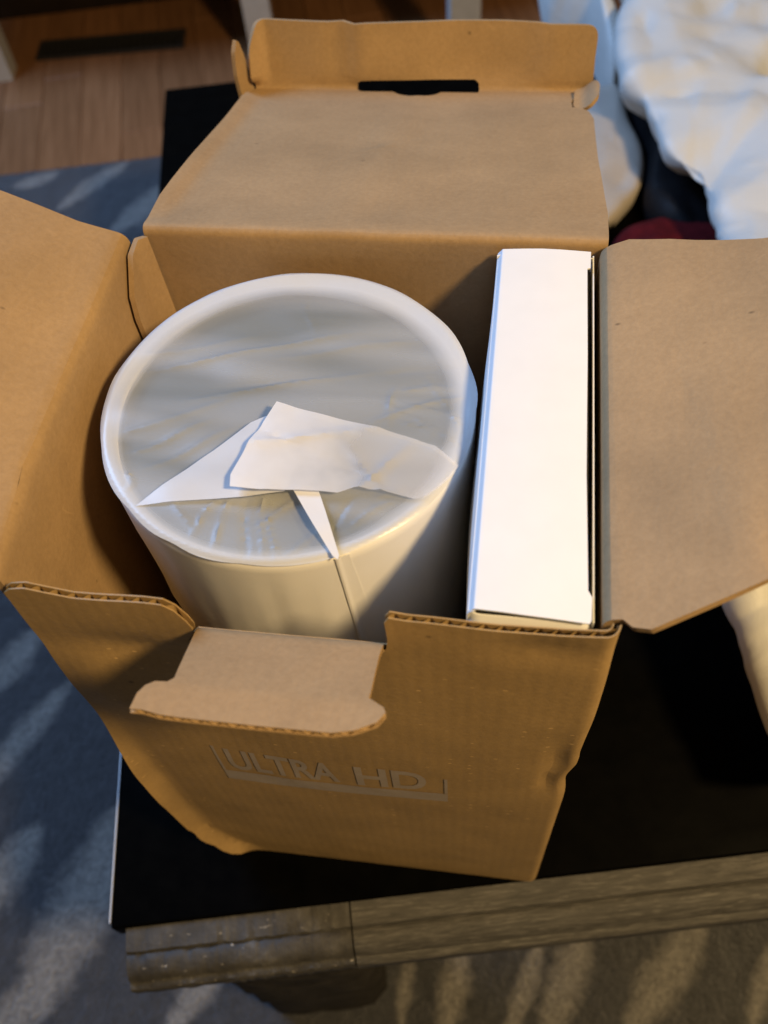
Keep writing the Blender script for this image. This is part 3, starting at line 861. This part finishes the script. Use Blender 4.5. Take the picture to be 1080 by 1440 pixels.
wr = lambda s, a, sd: (lambda u, v: a * wob(u, v, s, sd))
fold('wrap_fold', [(190, 711, -.0006), (240, 674, .0006), (300, 632, .0016), (352, 592, .0022), (374, 582, .0030), (420, 640, .002), (400, 690, .001), (345, 697, .0008), (280, 702, .0004)], wr(60, .0007, 1.), M_fold2, .3674, 'left triangular single layer of the folded tissue')
fold('wrap_fold', [(388, 560, .0052), (430, 573, .0042), (500, 592, .0028), (570, 612, .0016), (612, 626, .0008), (632, 642, .0002), (645, 655, -.0008), (636, 668, -.0006), (618, 684, -.0002), (600, 696, .0000), (582, 699, .0004), (540, 690, .0016), (497, 682, .0032), (474, 690, .0030), (444, 687, .0036), (414, 685, .0042), (363, 683, .0056), (321, 678, .0066), (322, 662, .0066), (352, 610, .0060)],
     lambda u, v: .0007 * wob(u, v, 48, 3.) + .0022 * np.exp(-np.abs((u - .012) * .8 + (v - .075) * .6) / .0016) * sm(.09, .07, v) + .0020 * np.exp(-np.abs((u - .026) - (v - .078) * .7) / .0014) * sm(.092, .075, v) - .0016 * np.exp(-np.abs((u + .018) * .4 + (v - .082)) / .003) + .0014 * np.exp(-np.abs((u - .002) * .25 - (v - .088)) / .002), M_fold3, .3685, 'large white folded corner of tissue on top', .0022)
fold('wrap_fold', [(412, 687, .0020), (448, 689, .0016), (457, 716, .0016), (477, 781, .0002), (475, 787, .0000), (468, 782, .0006), (440, 735, .0030)], wr(70, .0006, 5.), M_fold, .3676, 'narrow white tissue strip running down to the rim', .003)


def seam(u, s):
    u, s = np.atleast_1d(u).astype(float), np.atleast_1d(s).astype(float)
    r = np.interp(s, [.010, .3585], [.0766, .0808]) + .00015 + .0005 * np.exp(-(u / .0012) ** 2)
    pa_ = at(473, 782, 2, .3655); a0 = math.atan2(pa_[1] - ccy, pa_[0] - ccx)
    a = a0 + u / RR + (.364 - s) * .55
    return np.stack([ccx + r * np.cos(a), ccy + r * np.sin(a), s], 1)
panel('wrap_seam', [(-.0012, .20), (.012, .20), (.005, .3635), (-.0008, .3635)], seam, .0002, M_wrap, cn, us=[-.002, -.0015, -.001, -.0006, -.0003, 0, .0003, .0006, .001, .0015, .002], cv=.006)

# ------------------------------------------------------------------ packing things behind and right of the box
CR = {}
def crease(p, sc, seed):
    """sharp folds in random directions, each fading out along its length"""
    if seed not in CR:
        g = np.random.default_rng(int(seed * 10) + 3); n = 420
        c = np.column_stack([g.uniform(-.1, 1.0, n), g.uniform(-.1, 1.6, n)])
        an = g.uniform(0, math.pi, n)
        CR[seed] = (c, np.column_stack([np.cos(an), np.sin(an)]), g.uniform(.5, 1.3, n) / sc, g.uniform(-1, 1, n) ** 3 * .6 + g.choice([-1, 1], n) * .45, g.uniform(.25, .6, n) / sc)
    c, d, L, a, wd = CR[seed]
    q = np.array(p[:2]) - c
    q = q + .012 * np.array(noise.noise_vector(Vector(p) * 9))[:2]
    t = q[:, 0] * d[:, 0] + q[:, 1] * d[:, 1]; x = np.abs(-q[:, 0] * d[:, 1] + q[:, 1] * d[:, 0])
    k = np.clip(1 - np.abs(t) / L, 0, 1); k = k * k * (3 - 2 * k)
    return .45 + float((a * k * np.clip(1 - x / (wd * (.35 + .65 * k)), 0, 1)).sum())


def catmull(P, n):
    P = np.array(P, float); k = len(P); t = np.linspace(0, k - 1, n); out = []
    for x in t:
        i = min(int(x), k - 2); f = x - i
        a, b, c, d = P[max(i - 1, 0)], P[i], P[i + 1], P[min(i + 2, k - 1)]
        out.append(.5 * ((2 * b) + (-a + c) * f + (2 * a - 5 * b + 4 * c - d) * f * f + (-a + 3 * b - 3 * c + d) * f ** 3))
    return np.array(out)


def loft(name, rails, n, mper, mt, amp, sc, seed, parent=None, hold=1):
    Rl = [catmull(r, n) for r in rails]
    G = np.array([catmull([r[i] for r in Rl], mper) for i in range(n)])
    dn = np.cross(np.gradient(G, axis=0), np.gradient(G, axis=1)); dn /= np.maximum(np.linalg.norm(dn, axis=2), 1e-9)[..., None]
    if dn[..., 2].mean() < 0: dn = -dn
    for i in range(n):
        for j in range(mper):
            G[i, j] += dn[i, j] * amp * ((crease(G[i, j], sc, seed) - .45) + .55 * (crease(G[i, j], sc * 2.2, seed + 20) - .45) + .22 * (crease(G[i, j], sc * 4.5, seed + 40) - .45)) * min(1, j / (mper * .12)) 
    G[..., 2] = np.maximum(G[..., 2], .001)
    V = G.reshape(-1, 3); ix = np.arange(n * mper).reshape(n, mper)
    F = np.stack([ix[:-1, :-1], ix[:-1, 1:], ix[1:, 1:], ix[1:, :-1]], -1).reshape(-1, 4)
    return obj(name, V, F, mt, parent, sharp=75)


def plastic(name, col, rough, transl):
    m, nt, bs = mat(name)
    bs.inputs['Base Color'].default_value = (*col, 1); bs.inputs['Roughness'].default_value = rough
    tl = nd(nt, 'ShaderNodeBsdfTranslucent'); tl.inputs[0].default_value = (*col, 1)
    m1 = nd(nt, 'ShaderNodeMixShader'); m1.inputs[0].default_value = transl
    nn = noisen(nt, coords(nt), 38, 5, .6, 1.0); bump(nt, bs, nn, .18, .006)
    nt.links.new(bs.outputs[0], m1.inputs[1]); nt.links.new(tl.outputs[0], m1.inputs[2])
    nt.links.new(m1.outputs[0], nt.nodes['Material Output'].inputs[0]); return m


M_poly = plastic('white_poly', (.68, .67, .62), .5, .10)
# left silhouette of the big sheet and the height it stands at
SIL = [(835, -70, .08), (862, 0, .08), (874, 85, .075), (908, 168, .07), (940, 238, .07), (985, 290, .075), (1014, 335, .08), (1034, 480, .085), (1040, 680, .10), (1043, 835, .08), (1062, 905, .075), (1085, 985, .07), (1130, 1110, .06)]
def ext(f): return [tuple(at(px + f(i)[0], py + f(i)[1], 2, max(f(i)[2] if len(f(i)) > 3 else z + f(i)[2], .0015))) for i, (px, py, z) in enumerate(SIL)]
E_ = ext(lambda i: (0, 0, 0))
down = ext(lambda i: (30, -14, .0015, 1))
mid = [tuple(at(px + 14, py - 6, 2, z * .55)) for px, py, z in SIL]
bw = [28, 28, 28, 32, 44, 80, 80, 46, 34, 32, 28, 26, 24]
I1 = [tuple(at(px + b_, py - 8, 2, z + (.026 if i < 5 else .028))) for i, ((px, py, z), b_) in enumerate(zip(SIL, bw))]
I2 = [(p[0] + .11, p[1] + .02, p[2] + .002) for p in I1]
I3 = [(p[0] + .30, p[1] + .05, p[2] - .035) for p in I1]
I4 = [(p[0] + .46, p[1] + .05, .04) for p in I1]
I5 = [(p[0] + .50, p[1] + .05, .002) for p in I1]
# the sheet stays over the table: pull far points back
o = loft('packing_sheet', [down, mid, E_, I1, I2, I3, I4, I5], 220, 190, M_poly, .022, 9.0, 2.)
tag(o, 'big crumpled white plastic packing sheet heaped on the right side of the table', 'plastic sheet')


def pillow(name, outline, ze, zm, mt, amp, sc, seed, label, cat, parent=None, rings=14, n=72, base=.0015):
    P = catmull([(*xy(px, py, ze), ze) for px, py in outline] + [(*xy(*outline[0], ze), ze)], n + 1)[:-1]
    c = P.mean(0); V = []; F = []
    for k in range(rings):
        s = 1 - k / rings
        for i in range(n):
            p = c + (P[i] - c) * s
            z = ze + (zm - ze) * math.sqrt(max(0, 1 - s * s))
            p = np.array([p[0], p[1], z]); p[2] = max(p[2] + amp * (crease(p, sc, seed) - .4) * min(1, (1 - s) * 4), .002)
            V.append(tuple(p))
    V.append((c[0], c[1], zm + amp * .2))
    for k in range(rings - 1):
        for i in range(n): F.append((k * n + i, k * n + (i + 1) % n, (k + 1) * n + (i + 1) % n, (k + 1) * n + i))
    for i in range(n): F.append(((rings - 1) * n + i, (rings - 1) * n + (i + 1) % n, rings * n))
    q = len(V)
    for i in range(n):
        p = c + (P[i] - c) * .93; V.append((p[0], p[1], base))
    for i in range(n): F.append((i, q + i, q + (i + 1) % n, (i + 1) % n))
    F.append(tuple(q + i for i in range(n)))
    o = obj(name, V, F, mt, parent, sharp=75)
    return tag(o, label, cat)


pillow('plastic_bag', [(752, -40), (762, 20), (790, 40), (822, 58), (840, 92), (852, 116), (866, 123), (878, 100), (868, 62), (850, 20), (846, -40)], .02, .085, M_poly, .022, 14, 5., 'small crumpled bluish white plastic bag behind the lid of the box', 'plastic bag')
M_beige = simple('beige_paper', (.42, .37, .31), .8, .2, 40, .05, (.2, .002))
pillow('paper_bundle', [(820, 126), (848, 121), (869, 122), (884, 170), (904, 214), (902, 258), (882, 288), (856, 310), (825, 300), (815, 200)], .022, .036, M_beige, .007, 16, 1., 'plain beige paper bundle lying behind the right side of the lid', 'paper')
M_bag = simple('black_bag', (.004, .004, .005), .6, .15, 30, .3, (.4, .006))
pillow('black_bag', [(872, 140), (886, 112), (905, 150), (940, 225), (985, 285), (1010, 330), (985, 352), (930, 330), (905, 290), (908, 225), (896, 190)], .012, .04, M_bag, .02, 16, 3., 'crumpled black plastic bag beside the big white packing sheet', 'bag')
M_red = simple('red_cloth', (.07, .005, .007), .9, .1, 60, .35, (.5, .004))
pillow('red_cloth', [(856, 372), (866, 335), (900, 318), (950, 314), (1000, 322), (1040, 345), (1050, 400), (960, 420), (870, 410)], .012, .035, M_red, .012, 22, 8., 'dark red cloth showing just behind the right flap of the box', 'cloth')

# ------------------------------------------------------------------ far furniture and floor vent
M_dark = simple('dark_furniture', (.018, .012, .008), .6, .3, 20, .3)
M_leg = simple('pale_leg', (.52, .50, .47), .5, .4, 50, .06)
l1, l2, l3 = [at(px, py, 2, FLOOR) for px, py in ((4, 106), (374, 82), (651, 138))]
cab = empty('console_table', 'dark console standing on pale metal legs on the wood floor behind the table', 'console', (l2[0], l2[1], FLOOR), TY)
im = rootmat(cab).inverted()
for p in (l1, l2, l3):
    q = im @ Vector(p); x, y = q.x, q.y
    b = MB(); r0 = .028
    b.box((x - r0, y - r0, .0005), (x + r0, y + r0, .355))
    o = b.build('leg', M_leg, cab, local=True, smooth=False)
q1, q3 = im @ Vector(l1), im @ Vector(l3)
beveled_box('shelf', (min(q1.x, q3.x) - .2, -.045, .356), (max(q1.x, q3.x) + .25, .55, .41), .004, M_dark, cab)
beveled_box('back_board', (min(q1.x, q3.x) - .2, .30, .0005), (max(q1.x, q3.x) + .25, .32, .355), .002, M_dark, cab)

va, vb, vc = at(50, 84, 2, FLOOR + .004), at(258, 66, 2, FLOOR + .004), at(262, 43, 2, FLOOR + .004)
vd = vb - va; vl = np.linalg.norm(vd); vang = math.atan2(vd[1], vd[0]); vw = .075
vt = empty('floor_vent', 'dark slatted metal vent grille set in the wood floor', 'vent', (va[0], va[1], FLOOR + .0005), vang)
M_vent = simple('vent_metal', (.028, .026, .025), .45, .5)
b = MB(); f_ = .009; hh = .006
b.box((0, 0, 0), (vl, f_, hh)); b.box((0, vw - f_, 0), (vl, vw, hh)); b.box((0, f_ + .0002, 0), (f_, vw - f_ - .0002, hh)); b.box((vl - f_, f_ + .0002, 0), (vl, vw - f_ - .0002, hh))
b.build('frame', M_vent, vt, local=True, smooth=False)
b = MB(); b.box((f_ + .0005, f_ + .0005, .0001), (vl - f_ - .0005, vw - f_ - .0005, .0009)); b.build('duct', simple('duct_dark', (.004, .004, .004), .9), vt, local=True, smooth=False)
sme = None
ns = 22
for i in range(ns):
    x = f_ + (vl - 2 * f_) * (i + .5) / ns
    if sme is None:
        b = MB(); b.box((-.0028, f_ + .001, .001), (.0028, vw - f_ - .001, .0052)); o = b.build('slat', M_vent, vt, local=True, smooth=False); sme = o.data
    else:
        o = bpy.data.objects.new('slat', sme); COL.objects.link(o); o.parent = vt
    o.location = (x, 0, 0)
b = MB(); b.box((f_ + .001, vw / 2 - .003, .0053), (vl - f_ - .001, vw / 2 + .003, .0062)); b.build('crossbar', M_vent, vt, local=True, smooth=False)
